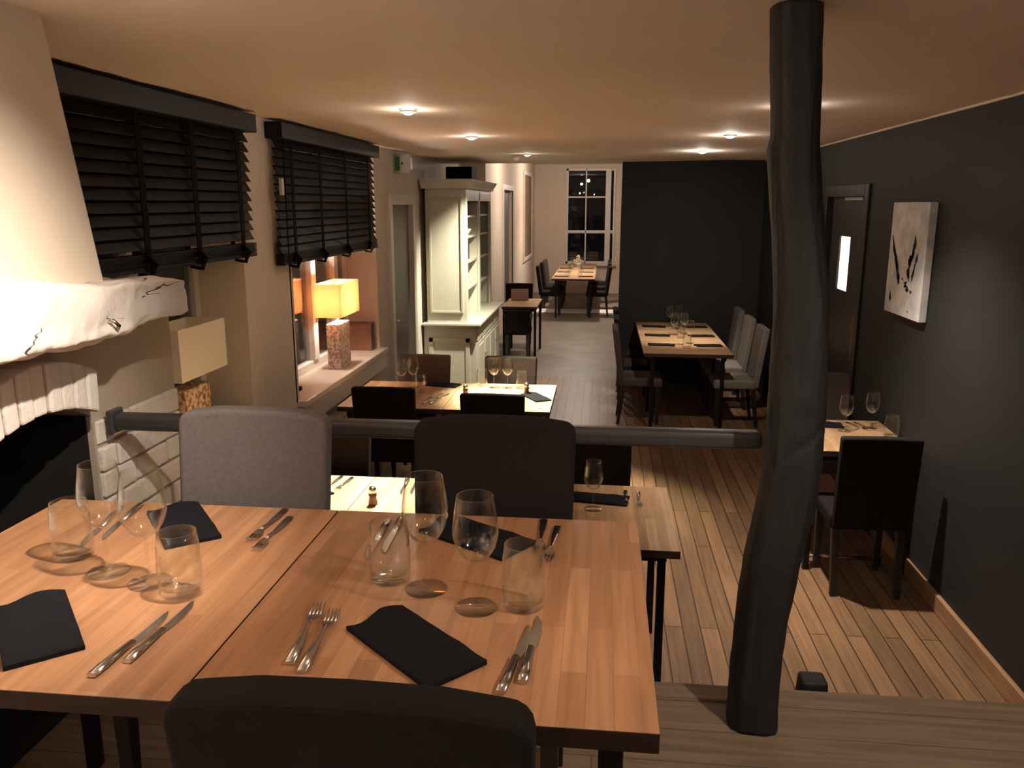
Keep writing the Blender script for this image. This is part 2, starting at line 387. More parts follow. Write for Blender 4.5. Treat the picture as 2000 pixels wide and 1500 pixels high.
# windows ------------------------------------------------------------
def side_window(name, w, mull, tran):
    fx0, fx1 = -2.33, -2.27
    fr = MB(); t = .06
    fr.box(fx0, fx1, w[0], w[0]+t, w[2], w[3]).box(fx0, fx1, w[1]-t, w[1], w[2], w[3])
    fr.box(fx0, fx1, w[0], w[1], w[2], w[2]+.07).box(fx0, fx1, w[0], w[1], w[3]-t, w[3])
    for y in mull: fr.box(fx0, fx1+.015, y-.05, y+.05, w[2]+.07, w[3]-t)
    for y0, y1, z in tran: fr.box(fx0, fx1, y0, y1, z-.03, z+.03)
    o = struct(name, fr.mesh('window_frame', .006), 'frame')
    p = put('pane', MB().box(-2.305, -2.299, w[0]+t, w[1]-t, w[2]+.07, w[3]-t), 'pane', o)
    return o
w1 = side_window('window_1', W1, [3.8], [])
w2 = side_window('window_2', W2, [6.3, 6.86], [])
put('window_handle', MB().box(-2.255, -2.235, 6.28, 6.30, 1.25, 1.37).mesh('window_handle', .004), 'steel', w2)
put('window_sill', MB().box(-2.27, -1.95, W1[0]-.02, W1[1]+.05, .862, .90).mesh('sill1', .008), 'sill', w1)
put('window_sill', MB().box(-2.27, -1.93, W2[0]-.05, W2[1]+.06, .845, .89).mesh('sill2', .008), 'sill', w2)
struct('trim_6', MB().box(-2.0, -1.955, 4.75, 7.3, .70, .84).mesh('apron', .004), 'sill')
struct('trim_7', MB().box(-2.0, -1.97, 4.75, 7.4, .52, .56).box(-2.0, -1.985, 4.75, 7.4, .40, .44), 'plaster')
# window 3: tall sash at the far end
fr = MB(); y0, y1 = BY+.02, BY+.08; a, b, c, d = BW
fr.box(a, a+.05, y0, y1, c, d).box(.03, .16, y0-.05, y1, c, d).box(a, b, y0, y1, c, c+.06).box(a, b, y0, y1, d-.05, d)
fr.box(.22, b, y0, y1, c, d).box(a, .03, y0, y1, 1.42, 1.49) if False else None
for z in (1.50, 2.33): fr.box(a+.05, .03, y0, y1, z-(.035 if z < 2 else .018), z+(.035 if z < 2 else .018))
fr.box(-.455, -.425, y0, y1, c, d).box(.22, b, y0-.05, y1, c, d).box(.16, .22, y0, y1, 1.46, 1.54)
w3 = struct('window_3', fr.mesh('sash_frame', .004), 'frame')
put('pane', MB().box(a+.02, b-.02, BY+.045, BY+.05, c+.02, d-.02), 'pane', w3)
put('window_sill', MB().box(a-.04, b+.04, BY-.12, BY+.02, c-.04, c).mesh('sill3', .005), 'sill', w3)

# left cupboard door -------------------------------------------------
d1 = struct('door_1', MB().box(-2.06, -2.02, LD[0]+.06, LD[1]-.06, .01, LD[3]-.06).mesh('panel_door', .003), 'door')
f = MB().box(-2.06, -1.965, LD[0]-.04, LD[0]+.06, 0, LD[3]+.05).box(-2.06, -1.965, LD[1]-.06, LD[1]+.04, 0, LD[3]+.05).box(-2.06, -1.965, LD[0]+.06, LD[1]-.06, LD[3]-.06, LD[3]+.05)
put('door_frame', f.mesh('door_frame', .006), 'frame', d1)
put('door_handle', MB().tube([(-2.01, 7.80, 1.05), (-1.98, 7.80, 1.05), (-1.98, 7.90, 1.05)], .009), 'steel', d1)
# right wall door
d3 = struct('door_3', MB().box(1.885, 1.93, RD[0]+.04, RD[1]-.04, .01, 1.50).box(1.885, 1.93, RD[0]+.04, 6.66, 1.50, RD[3]-.04)
            .box(1.885, 1.93, 6.96, RD[1]-.04, 1.50, RD[3]-.04).box(1.885, 1.93, 6.66, 6.96, 1.92, RD[3]-.04), 'doordark')
put('door_frame', MB().box(1.84, 1.95, RD[0]-.05, RD[0]+.04, 0, RD[3]+.05).box(1.84, 1.95, RD[1]-.04, RD[1]+.05, 0, RD[3]+.05)
    .box(1.84, 1.95, RD[0]+.04, RD[1]-.04, RD[3]-.04, RD[3]+.05).mesh('df', .006), 'doordark', d3)
put('door_window', MB().box(1.90, 1.915, 6.66, 6.96, 1.50, 1.92), 'litpane', d3)
put('door_closer', MB().box(1.868, 1.884, 6.38, 6.84, 2.195, 2.225).mesh('closer', .004), 'white', d3)
put('reflection_strip', MB().box(1.878, 1.885, 6.30, 6.42, 1.0, 1.35).mesh('plate', .002), 'brownbox', d3)  # brown strip standing for a vertical reflection on the door

# ------------------------------------------------------------------ fireplace
CX = -1.60; ARC = (2.08, .965); RI = .62; HA = math.radians(28)
SP = ARC[1] + RI*math.cos(HA); OL, OR = ARC[0]-RI*math.sin(HA), ARC[0]+RI*math.sin(HA)
arc = [(ARC[0]+RI*math.sin(t), ARC[1]+RI*math.cos(t)) for t in [HA - 2*HA*i/16 for i in range(17)]]
mb = MB()
mb.box(-2.0, CX, OR, 2.89, 0, 1.80).box(-2.0, CX, .75, OL, 0, 1.80)
mb.prism([(OL, 1.80), (OR, 1.80)] + arc, 'x', -2.0, CX)
fp = thing('fireplace', 'white painted brick fireplace with arched black opening under the mantel beam', 'fireplace', (0, 0, 0))
put('chimney_breast', mb.mesh('chimney_breast', recalc=True), 'plaster', fp)
put('firebox', MB().box(-1.995, -1.98, OL, OR, UP, 1.60).box(-1.98, -1.62, OR-.004, OR, UP, SP).box(-1.98, -1.62, OL, OL+.004, UP, SP).box(-1.98, -1.62, OL, OR, UP, UP+.004), 'soot', fp)
# bricks of the face
mb = MB(); rw, rh = .215, .088
for r in range(-7, 11):
    z0 = UP + r*rh; z1 = z0 + rh - .011
    if z1 > 1.53: break
    off = rw/2 if r % 2 else 0
    y = .75 - off
    while y < 2.89:
        segs = [(max(y, .76), min(y+rw-.011, 2.885))]
        if z1 > UP:
            out = []
            for a_, b_ in segs:
                if b_ <= OL-.01 or a_ >= OR+.012: out.append((a_, b_))
                elif a_ < OL-.01: out.append((a_, OL-.01))
                elif b_ > OR+.012: out.append((OR+.012, b_))
            segs = out
        for a_, b_ in segs:
            if b_-a_ > .02:
                j = random.uniform(.008, .020)
                mb.box(CX-.01, CX+j, a_, b_, z0+random.uniform(-.003, .003), z1+random.uniform(-.003, .003))
        y += rw
put('brickwork', mb.mesh('brickwork', .006, 2), 'brick', fp)
# soldier-course arch bricks
mb = MB(); nb = 9; AC = (2.05, .985); HB = math.radians(24.8)
for i in range(nb):
    t0 = -HB + 2*HB*i/nb; t1 = t0 + 2*HB/nb - .012
    q = []
    for t, rr in ((t0, RI-.006), (t1, RI-.006), (t1, RI+.135), (t0, RI+.135)):
        q.append((AC[0] + RI*math.sin(t)*(1.0 if rr < RI+.05 else 1.03), AC[1] + rr*math.cos(t)))
    mb.prism(q, 'x', CX-.02, CX+.080+random.uniform(-.005, .005))
put('arch_brick_course', mb.mesh('arch_brick_course', .007, 2), 'brick', fp)
# canopy / hood
mb = MB()
top = CE + .02
vs = [(-2.0, .75, 1.80), (-1.47, .75, 1.80), (-1.47, 2.345, 1.80), (-2.0, 2.42, 1.80),
      (-2.0, .95, top), (-1.50, .95, top), (-1.50, 2.205, top), (-2.0, 2.28, top)]
mb.add(vs, [(0,3,2,1),(4,5,6,7),(0,1,5,4),(1,2,6,5),(2,3,7,6),(3,0,4,7)])
put('canopy', mb.mesh('canopy', .012, 3), 'canopy', fp)
# mantel beam: rough hewn, white painted
def mantel():
    ny, na = 180, 72
    keys = [(.70, 1.80, 2.00, -1.30), (1.4, 1.795, 2.01, -1.31), (1.75, 1.800, 2.00, -1.335), (2.0, 1.796, 1.975, -1.35), (2.2, 1.800, 1.955, -1.37),
            (2.4, 1.806, 1.945, -1.38), (2.58, 1.806, 1.935, -1.385), (2.66, 1.81, 1.915, -1.39)]
    def key(y):
        for a_, b_ in zip(keys, keys[1:]):
            if y <= b_[0]:
                t = (y-a_[0])/(b_[0]-a_[0]); return [a_[k]+(b_[k]-a_[k])*t for k in (1, 2, 3)]
        return keys[-1][1:]
    vs = []
    for j in range(ny+1):
        y = .70 + 1.96*j/ny; z0, z1, xf = key(y); xb = -1.66
        e = min((j)/2, (ny-j)/2, 1); e = .90 + .10*math.sin(e*PI/2)
        cx, cz = (xb+xf)/2, (z0+z1)/2; hx, hz = (xf-xb)/2, (z1-z0)/2
        for k in range(na):
            t = 2*PI*k/na; c, s = math.cos(t), math.sin(t); p = .30
            X = math.copysign(abs(c)**p, c)*hx; Z = math.copysign(abs(s)**p, s)*hz
            nn = noise.noise(Vector((y*2.6, k*.136, 1)))*.014 + noise.noise(Vector((y*9, Z*30, X*10)))*.011 + noise.noise(Vector((y*25, Z*70, X*30)))*.004
            if X > 0:
                for zc, ya_, yb_, dp in ((.018, 1.2, 2.02, .016), (-.012, 1.3, 1.86, .012), (-.035, 1.9, 2.1, .010)):
                    if ya_ < y < yb_:
                        fade = min(1, (y-ya_)/.05, (yb_-y)/.05)
                        nn -= dp*fade*max(0, 1-abs(Z-zc-.012*math.sin(y*9+zc*90)-(y-1.8)*.06)/.006)
            f_ = 1 + nn/max(hx, .05)*1.0
            vs.append((cx + X*f_*e, y, cz + Z*(1+nn/hz)*e))
    fs = [(j*na+k, j*na+(k+1) % na, (j+1)*na+(k+1) % na, (j+1)*na+k) for j in range(ny) for k in range(na)]
    mb = MB().add(vs, fs, True); mb.f += [list(range(na)), [ny*na+k for k in range(na)]]; mb.sm += [False, False]
    return mb.mesh('mantel')
tag(put('mantel_beam', mantel(), 'mantel'), 'rough hewn white painted mantel beam across the chimney breast', 'mantel')
# cracks and nails on the beam are carried by its relief; one iron hook
tag(put('iron_hook', MB().tube([(-1.385, 2.16, 1.845), (-1.36, 2.16, 1.85), (-1.35, 2.17, 1.835), (-1.36, 2.18, 1.825)], .006, 8), 'steel'),
    'small metal hook screwed into the front of the mantel beam', 'hook')

# ------------------------------------------------------------------ timber post
def post():
    keys = [(.62, .484, .075), (.70, .484, .071), (.82, .485, .072), (.99, .495, .073), (1.15, .510, .078), (1.31, .534, .082), (1.45, .546, .080),
            (1.54, .547, .076), (1.9, .537, .070), (2.1, .516, .066), (2.31, .490, .063), (2.34, .492, .058), (2.66, .472, .062)]
    nz_, na = 150, 48; vs = []
    for j in range(nz_+1):
        z = .62 + (CE+.01-.62)*j/nz_
        for a_, b_ in zip(keys, keys[1:]):
            if z <= b_[0] or b_ is keys[-1]:
                t = min(1, (z-a_[0])/(b_[0]-a_[0])); x = a_[1]+(b_[1]-a_[1])*t; r = a_[2]+(b_[2]-a_[2])*t; break
        for k in range(na):
            t = 2*PI*k/na; c, s = math.cos(t), math.sin(t); p = .72
            q = 1 + .06*noise.noise(Vector((c*1.5, s*1.5, z*2.5))) + .05*noise.noise(Vector((c*4, s*4, z*5))) + .035*noise.noise(Vector((c*9, s*9, z*16)))
            if k in (34, 35, 36) and z < 1.0: q -= .06
            d_ = (z - 1.44 - (x + c*r - .47)*.95) if s < .3 else 9
            if abs(d_) < .008: q -= .05
            vs.append((x + math.copysign(abs(c)**p, c)*r*q, 2.31 + math.copysign(abs(s)**p, s)*.07*q, z))
    fs = [(j*na+k, j*na+(k+1) % na, (j+1)*na+(k+1) % na, (j+1)*na+k) for j in range(nz_) for k in range(na)]
    mb = MB().add(vs, fs, True); mb.f += [list(range(na)), [nz_*na+k for k in range(na)]]; mb.sm += [False]*2
    return mb.mesh('post')
pt = thing('timber_post', 'gnarled black-stained timber post standing at the edge of the raised floor', 'post', (0, 0, 0))
put('trunk', post(), 'post', pt)
# ------------------------------------------------------------------ handrail
hr = thing('handrail', 'dark painted handrail running along the step from chimney to timber post', 'handrail', (-.5, 2.44, UP))
mb = MB().box(-1.062, .985, -.028, .028, .832, .888)
put('rail', mb.mesh('rail', .018, 4), 'rail', hr)
for x in (.22, -.42):
    put('support', MB().box(x-.02, x+.02, -.02, .02, .006, .835).mesh('support', .004), 'rail', hr)
put('wall_bracket', MB().box(-1.075, -1.055, -.035, .035, .82, .90).mesh('wall_bracket', .004), 'rail', hr)
# small black stub past the step
mb = MB(); mb.add([(.665,2.56,0),(.82,2.56,0),(.82,2.68,0),(.665,2.68,0),(.70,2.58,.60),(.785,2.58,.60),(.785,2.66,.60),(.70,2.66,.60)],
       [(0,3,2,1),(4,5,6,7),(0,1,5,4),(1,2,6,5),(2,3,7,6),(3,0,4,7)])
tag(put('newel_stub', mb.mesh('newel_stub', .012, 3), 'post'), 'low black tapered timber stub just past the step, right of the post', 'post')

# ------------------------------------------------------------------ blinds
def blind(y0, y1, zb, tapes, label, dz=.052):
    L = y1-y0; x = -1.955
    b = thing('venetian_blind', label, 'blind', (x, (y0+y1)/2, zb), 0, 'wooden blinds over the left-hand windows')
    h = L/2; top = CE - .012 - zb
    put('headbox', MB().box(-.045, .062, -h, h, top-.095, top).mesh('headbox', .004), 'blind', b)
    mb = MB(); z = top-.12; i = 0
    while z > .068:
        m = Matrix.Translation((0, 0, z)) @ Matrix.Rotation(math.radians(60), 4, 'Y')
        mb.box(-.031, .031, -h+.02, h-.02, -.0018, .0018, m); z -= dz
    for k in range(11):
        zz = .018 + k*.0052
        j = random.uniform(-.004, .004)
        mb.box(-.027+j, .027+j, -h+.02, h-.02, zz, zz+.0035)
    put('slats', mb.mesh('slats'), 'blind', b)
    put('bottom_rail', MB().box(-.028, .028, -h+.02, h-.02, 0, .016).mesh('bottom_rail', .003), 'blind', b)
    for t in tapes:
        yy = -h + t*L
        m2 = MB().box(.027, .031, yy-.022, yy+.022, .0, top-.10).box(-.033, -.029, yy-.022, yy+.022, .0, top-.10)
        m2.tube([(.030, yy-.01, .07), (.055, yy-.005, .03), (.034, yy, -.022), (-.02, yy, -.012)], .017, 8, flat=.5)
        put('ladder_tape', m2, 'tape', b)
    return b
b1 = blind(2.60, 4.51, 1.885, (.14, .40, .64, .90), 'wide black wooden slatted blind beside the chimney canopy')
b2 = blind(4.87, 7.04, 1.80, (.10, .34, .60, .88), 'black wooden slatted blind half lowered above the glowing lamp')
put('pull_cord', MB().tube([(.05, -1.05, .8), (.05, -1.05, -.86)], .004, 6), 'tape', b2)
put('cord_cleat', MB().box(.035, .055, -1.11, -1.075, .42, .52).mesh('cleat', .004), 'white', b2)

# ------------------------------------------------------------------ table lamps
def table_lamp(loc, rz, label, mos, shade, on):
    t = thing('table_lamp', label, 'lamp', loc, rz, 'table lamps on the window sills')
    put('lamp_base', MB().box(-.055, .055, -.13, .13, 0, .36).mesh('lamp_base', .006), mos, t)
    put('lamp_stem', MB().tube([(0, 0, .36), (0, 0, .52)], .009), 'steel', t)
    zs, h = .425, .255; a, b = .105, .245
    m = MB(); th = .002
    m.box(-a, a, -b, -b+th, zs, zs+h).box(-a, a, b-th, b, zs, zs+h).box(-a, -a+th, -b+th, b-th, zs, zs+h).box(a-th, a, -b+th, b-th, zs, zs+h)
    put('lamp_shade', m, shade, t)
    m = MB()
    m.tube([(-a, 0, zs+.03), (a, 0, zs+.03)], .0015, 6)
    put('shade_spider', m, 'steel', t)
    put('bulb', MB().lathe([(.001, .50), (.014, .505), (.016, .53), (.028, .56), (.026, .585), (.012, .60), (.001, .602)], 16), 'bulb' if on else 'white', t)
    if on:
        ld = bpy.data.lights.new('lamp_light', 'POINT'); ld.energy = 14; ld.color = (1, .83, .68); ld.shadow_soft_size = .03
        lo = bpy.data.objects.new('lamp_light', ld); COL.objects.link(lo); lo.parent = t; lo.location = (0, 0.05, .56)
        ld = bpy.data.lights.new('lamp_light', 'POINT'); ld.energy = 10; ld.color = (1, .83, .68); ld.shadow_soft_size = .03
        lo = bpy.data.objects.new('lamp_light', ld); COL.objects.link(lo); lo.parent = t; lo.location = (0, -0.12, .56)
    return t
table_lamp((-2.085, 6.33, .89), 0, 'lit table lamp with glowing orange shade on the sill under the half lowered blind', 'mosaic2', 'shade_on', True)
table_lamp((-2.10, 3.92, .90), 0, 'unlit table lamp with cream shade and tan mosaic base beside the mantel end', 'mosaic1', 'shade_off', False)
bx = thing('wooden_box', 'brown wooden box at the far end of the lamp sill', 'box', (-2.15, 7.12, .89))
put('box_body', MB().box(-.12, .12, -.05, .05, 0, .23).mesh('box_body', .004), 'brownbox', bx)
put('box_lid', MB().box(-.125, .125, -.055, .055, .23, .245).mesh('box_lid', .003), 'brownbox', bx)
# black and white block standing for lamp light reflected on the sill
rd = thing('sill_reflection', 'black and white block standing for reflected lamp light at the near sill end', 'reflection', (-2.12, 5.42, .89))
put('reflection_dark', MB().box(-.04, .04, -.045, .045, 0, .03).mesh('reflection_dark', .006), 'black', rd)
put('reflection_pale', MB().box(-.012, .018, -.024, .024, .03, .17).mesh('reflection_pale', .008), 'white', rd)

# ------------------------------------------------------------------ dresser
DX0, DX1, DY0, DY1 = -1.985, -1.36, 9.0, 11.05
dr = thing('dresser', 'tall sage grey painted dresser with lit open shelves against left wall', 'dresser', (DX0, DY0, 0))
D = DX1-DX0; Ld = DY1-DY0
put('lower_cabinet', MB().box(0, D-.03, .03, Ld-.03, .07, .84).box(0.02, D-.06, .06, Ld-.06, 0, .07).mesh('lower_cabinet', .005), 'dresser', dr)
put('side_panel', MB().box(.06, D-.10, .018, .03, .14, .70).box(.06, .11, .008, .018, .14, .70).box(D-.15, D-.10, .008, .018, .14, .70).box(.06, D-.10, .008, .018, .65, .70).mesh('sp', .003), 'dresser', dr)
put('countertop', MB().box(-.0, D+.03, -.05, Ld+.02, .84, .872).mesh('countertop', .008, 3), 'dresser', dr)
nd = 4
for i in range(nd):
    ya = .06 + i*(Ld-.12)/nd; yb = ya + (Ld-.12)/nd - .015
    dd = put('drawer', MB().box(D-.03, D-.012, ya, yb, .66, .81).mesh('drawer', .004), 'dresser', dr)
    put('knob', MB().lathe([(.001, .0), (.006, .0), (.006, .01), (.014, .016), (.014, .026), (.001, .03)], 12).mesh('k'), 'steel', dd, loc=(D-.012, (ya+yb)/2, .735)).rotation_euler = (0, PI/2, 0)
    dd = put('cabinet_door', MB().box(D-.03, D-.012, ya, yb, .10, .645).box(D-.012, D-.006, ya+.05, yb-.05, .15, .60).mesh('cabinet_door', .004), 'dresser', dr)
    put('knob', MB().lathe([(.001, .0), (.006, .0), (.006, .01), (.014, .016), (.014, .026), (.001, .03)], 12).mesh('k'), 'steel', dd, loc=(D-.012, yb-.04 if i % 2 == 0 else ya+.04, .45)).rotation_euler = (0, PI/2, 0)
HD = .50  # hutch depth
m = MB().box(.05, HD, 0.01, .04, .872, 2.33).box(.05, HD, Ld-.04, Ld-.01, .872, 2.33).box(.05, .07, .04, Ld-.04, .872, 2.33).box(.05, HD, .04, Ld-.04, 2.30, 2.33)
m.box(HD-.03, HD, .04, .11, .872, 2.30).box(HD-.03, HD, Ld-.11, Ld-.04, .872, 2.30).box(HD-.03, HD, .99, 1.05, .872, 2.30).box(.07, HD-.03, 1.0, 1.04, .872, 2.30)
m.box(HD-.03, HD, .11, Ld-.11, 2.20, 2.30)
put('hutch', m.mesh('hutch', .003), 'dresser', dr)
for z in (1.22, 1.52, 1.80, 2.03):
    put('shelf', MB().box(.07, HD-.035, .04, 1.0, z-.01, z+.012).box(.07, HD-.035, 1.04, Ld-.04, z-.01, z+.012), 'dresser', dr)
put('hutch_side_panel', MB().box(.09, HD-.04, -.002, .01, .98, 2.24).mesh('hp', .002), 'dresser', dr)
put('panel_moulding', MB().box(.09, .115, -.014, -.002, .98, 2.24).box(HD-.065, HD-.04, -.014, -.002, .98, 2.24).box(.115, HD-.065, -.014, -.002, .98, 1.005).box(.115, HD-.065, -.014, -.002, 2.215, 2.24).mesh('pm', .004), 'dresser_in', dr)
put('cornice', MB().prism([(0.02, 2.33), (HD+.02, 2.33), (HD+.03, 2.36), (HD+.06, 2.40), (HD+.075, 2.43), (0.0, 2.43)], 'y', -.05, Ld+.05), 'dresser', dr)
# crockery, glasses and bottles
plate_m = MB().lathe([(.001, 0), (.06, 0), (.11, .012), (.112, .016), (.06, .005), (.001, .004)], 24).mesh('plate')
bowl_m = MB().lathe([(.001, 0), (.035, 0), (.04, .008), (.07, .05), (.078, .075), (.074, .075), (.06, .045), (.03, .012), (.001, .012)], 24).mesh('bowl')
jug_m = MB().lathe([(.001, 0), (.04, 0), (.052, .04), (.055, .09), (.035, .15), (.04, .18), (.036, .18), (.03, .15), (.05, .09), (.001, .01)], 24).mesh('jug')
bottle_m = MB().lathe([(.001, 0), (.036, 0), (.038, .01), (.038, .17), (.03, .20), (.014, .235), (.013, .285), (.001, .287)], 20).mesh('bottle')
def on(name, me, mat, loc, lab, cat, grp): return tag(put(name, me, mat, None, loc), lab, cat, grp)
sx = DX0 + .30
for zi, (z, zn) in enumerate(((1.232, 'second lowest'), (1.532, 'middle'), (1.812, 'second highest'), (2.042, 'topmost'))):
    if zi in (0, 2):
        for k, y in enumerate((9.25, 9.62)):
            on('bowl', bowl_m, 'porcelain', (sx+.08, y, z), 'cream bowl on the %s dresser shelf, %s of two' % (zn, 'nearer' if k == 0 else 'farther'), 'bowl', 'bowls on the dresser shelves')
        on('jug', jug_m, 'porcelain', (sx+.05, 10.4, z), 'cream jug on the %s dresser shelf' % zn, 'jug', 'jugs on the dresser shelves')
    else:
        for k, y in enumerate((9.22, 9.42, 9.72)):
            on('bottle', bottle_m, 'bottle', (sx+.08, y, z) if zi == 1 else (sx+.08, y, z), '', 'bottle', 'bottles on the dresser shelves')['label'] = 'dark bottle on the %s dresser shelf, %s' % (zn, ('nearest the room', 'middle of three', 'farthest of three')[k])  if zi == 1 else 'dark short bottle on the %s dresser shelf, %s' % (zn, ('nearest', 'middle one', 'farthest')[k])
for o in list(COL.objects):
    if o.name.startswith('bottle') and o.location.z > 2: o.scale = (1, 1, .8)
# boxes and speaker on top
sp_ = thing('speaker', 'black speaker lying on top of the dresser under the ceiling', 'speaker', (-1.66, 9.75, 2.43))
put('cabinet', MB().box(-.14, .16, -.22, .22, 0, .15).mesh('spk', .01), 'black', sp_)
put('grille', MB().box(-.13, .15, -.226, -.22, .012, .138).mesh('grl', .002), 'tape', sp_)
# exit sign on the left wall
es = thing('exit_sign', 'white emergency exit sign with green symbol above the cupboard door', 'sign', (-1.94, 7.98, 2.46))
put('housing', MB().box(-.06, .10, -.03, .05, -.0, .17).mesh('housing', .006), 'white', es)
m = MB().box(-.048, -.005, -.034, -.030, .02, .15)
put('symbol', m.box(.01, .03, -.034, -.030, .07, .10), 'green', es)
# smoke detector on ceiling
sd = thing('smoke_detector', 'small round smoke detector on the ceiling in front of the far doorway', 'detector', (-.93, 8.95, CE-.0))
put('body', MB().lathe([(.001, -.045), (.03, -.045), (.045, -.03), (.05, 0), (.001, .0)], 20), 'bezel', sd)

# ------------------------------------------------------------------ painting on right wall
pg = thing('painting', 'unframed abstract canvas with dark strokes on pale ground on charcoal wall', 'painting', (1.858, 5.24, 1.84), 0)
put('canvas', MB().box(-.045, 0, -.30, .30, -.34, .34).mesh('canvas', .004), 'paint_canvas', pg)
def stroke(pts, mat, w):
    m = MB()
    for (ya, za), (yb, zb), w0, w1 in [(pts[i], pts[i+1], w[i], w[i+1]) for i in range(len(pts)-1)]:
        d = Vector((yb-ya, zb-za)).normalized(); nrm = Vector((-d.y, d.x))
        q = [(ya+nrm.x*w0, za+nrm.y*w0), (yb+nrm.x*w1, zb+nrm.y*w1), (yb-nrm.x*w1, zb-nrm.y*w1), (ya-nrm.x*w0, za-nrm.y*w0)]
        m.prism(q, 'x', -.0468, -.0452)
    put('brush_stroke', m, mat, pg)
# local y + is the far (left) side
def ragged(path, mat, w, n=7, seed=0):
    rnd = random.Random(seed)
    for k in range(n):
        t0 = rnd.random()*.75; t1 = min(1, t0+.2+rnd.random()*.25); q = []; ww = []
        for t in (t0, (t0+t1)/2, t1):
            f = t*(len(path)-1); a = min(int(f), len(path)-2); u = f-a
            q.append((path[a][0]*(1-u)+path[a+1][0]*u + rnd.uniform(-w, w)*.6, path[a][1]*(1-u)+path[a+1][1]*u + rnd.uniform(-w, w)*.6))
            ww.append(rnd.uniform(.3, .85)*w)
        ww[0] *= .3; ww[-1] *= .2
        stroke(q, mat, ww)
ragged([(.27, .19), (.22, .07), (.16, -.01), (.12, -.08), (.09, -.15)], 'ink', .018, 9, 1)
ragged([(.16, -.01), (.11, -.06), (.07, -.15)], 'ink', .024, 8, 2)
ragged([(-.14, .16), (-.13, .08), (-.10, .02)], 'ink', .022, 7, 3)
ragged([(-.12, .05), (-.06, -.03), (-.09, -.11)], 'ink', .036, 10, 4)
ragged([(-.18, .06), (-.17, -.03), (-.13, -.12)], 'ink', .022, 6, 5)
ragged([(.04, -.11), (-.02, -.14), (-.06, -.13)], 'ink', .010, 5, 6)
ragged([(-.01, -.15), (-.09, -.175), (-.17, -.175)], 'ink', .018, 6, 7)
ragged([(.23, -.19), (.20, -.25), (.19, -.32)], 'ink2', .018, 5, 8)
ragged([(-.10, -.295), (-.13, -.305)], 'ink', .009, 3, 9)
# far picture
pf = thing('framed_picture', 'tall faded brown picture in pale frame on far room left wall', 'picture', (-1.69, 18.6, 1.9))
put('frame', MB().box(0, .03, -1.0, -.9, -.95, .95).box(0, .03, .9, 1.0, -.95, .95).box(0, .03, -.9, .9, -.95, -.87).box(0, .03, -.9, .9, .87, .95).mesh('pfr', .004), 'frame', pf)
put('print', MB().box(0, .015, -.9, .9, -.87, .87), 'picture', pf)

# ------------------------------------------------------------------ tables
def slab_parts(n, w, d, flip):
    return n, w, d
def dining_table(units, ux, dy, top, loc, rz, label, mat='table', group=None, leg_in=.07):
    """units of size ux by dy joined side by side along local x; loc is the floor point of the centre."""
    t = thing('dining_table', label, 'table', loc, rz, group)
    Lx = units*ux
    for i in range(units):
        a_ = -Lx/2 + i*ux + .0012; b_ = a_ + ux - .0024
        me = MB().box(a_, b_, -dy/2, dy/2, top-.036, top).mesh('tabletop', .002, 2)
        me.materials.append(M[mat]); me.materials.append(M['tableedge'])
        for p in me.polygons:
            if abs(p.normal.z) < .5: p.material_index = 1
        put('tabletop', me, None, t)
        for s_ in (-1, 1): put('apron', MB().box(a_+.05, b_-.05, s_*(dy/2-.068)-.008, s_*(dy/2-.068)+.008, top-.075, top-.036), 'blackmetal', t)
    for x in [-Lx/2 + leg_in] + [-Lx/2 + k*ux for k in range(1, units)] + [Lx/2 - leg_in]:
        if True:
            for y in (-dy/2+leg_in+.02, dy/2-leg_in-.02):
                put('leg', MB().box(x-.0175, x+.0175, y-.0175, y+.0175, 0, top-.036).mesh('leg', .003), 'blackmetal', t)
    return t
dining_table(2, .782, .862, .76, (-.677, 1.563, UP), 0, 'large orange-brown block-top table laid for four in the foreground')
dining_table(3, .76, .80, .76, (-.79, 3.65, 0), 0, 'long wooden table on the lower floor just beyond the handrail', 'table_far')
dining_table(2, .76, .88, .76, (-1.10, 5.97, 0), 0, 'brightly lit wooden table under the left windows with four chairs', 'table_far')
dining_table(3, .73, .85, .76, (.84, 9.02, 0), PI/2, 'six-seat wooden table set lengthways before the charcoal partition', 'table_far')
dining_table(1, .60, .74, .76, (1.545, 5.16, 0), 0, 'small wooden table for two against the right charcoal wall', 'table_far', leg_in=.02)
dining_table(4, 1.03, .84, .76, (-.56, 18.0, 0), PI/2, 'long laid table in the far room by the tall window', 'table_far')
dining_table(1, .50, 1.05, .76, (-1.15, 11.98, 0), 0, 'narrow bare wooden table just past the dresser', 'table_far', leg_in=.03)
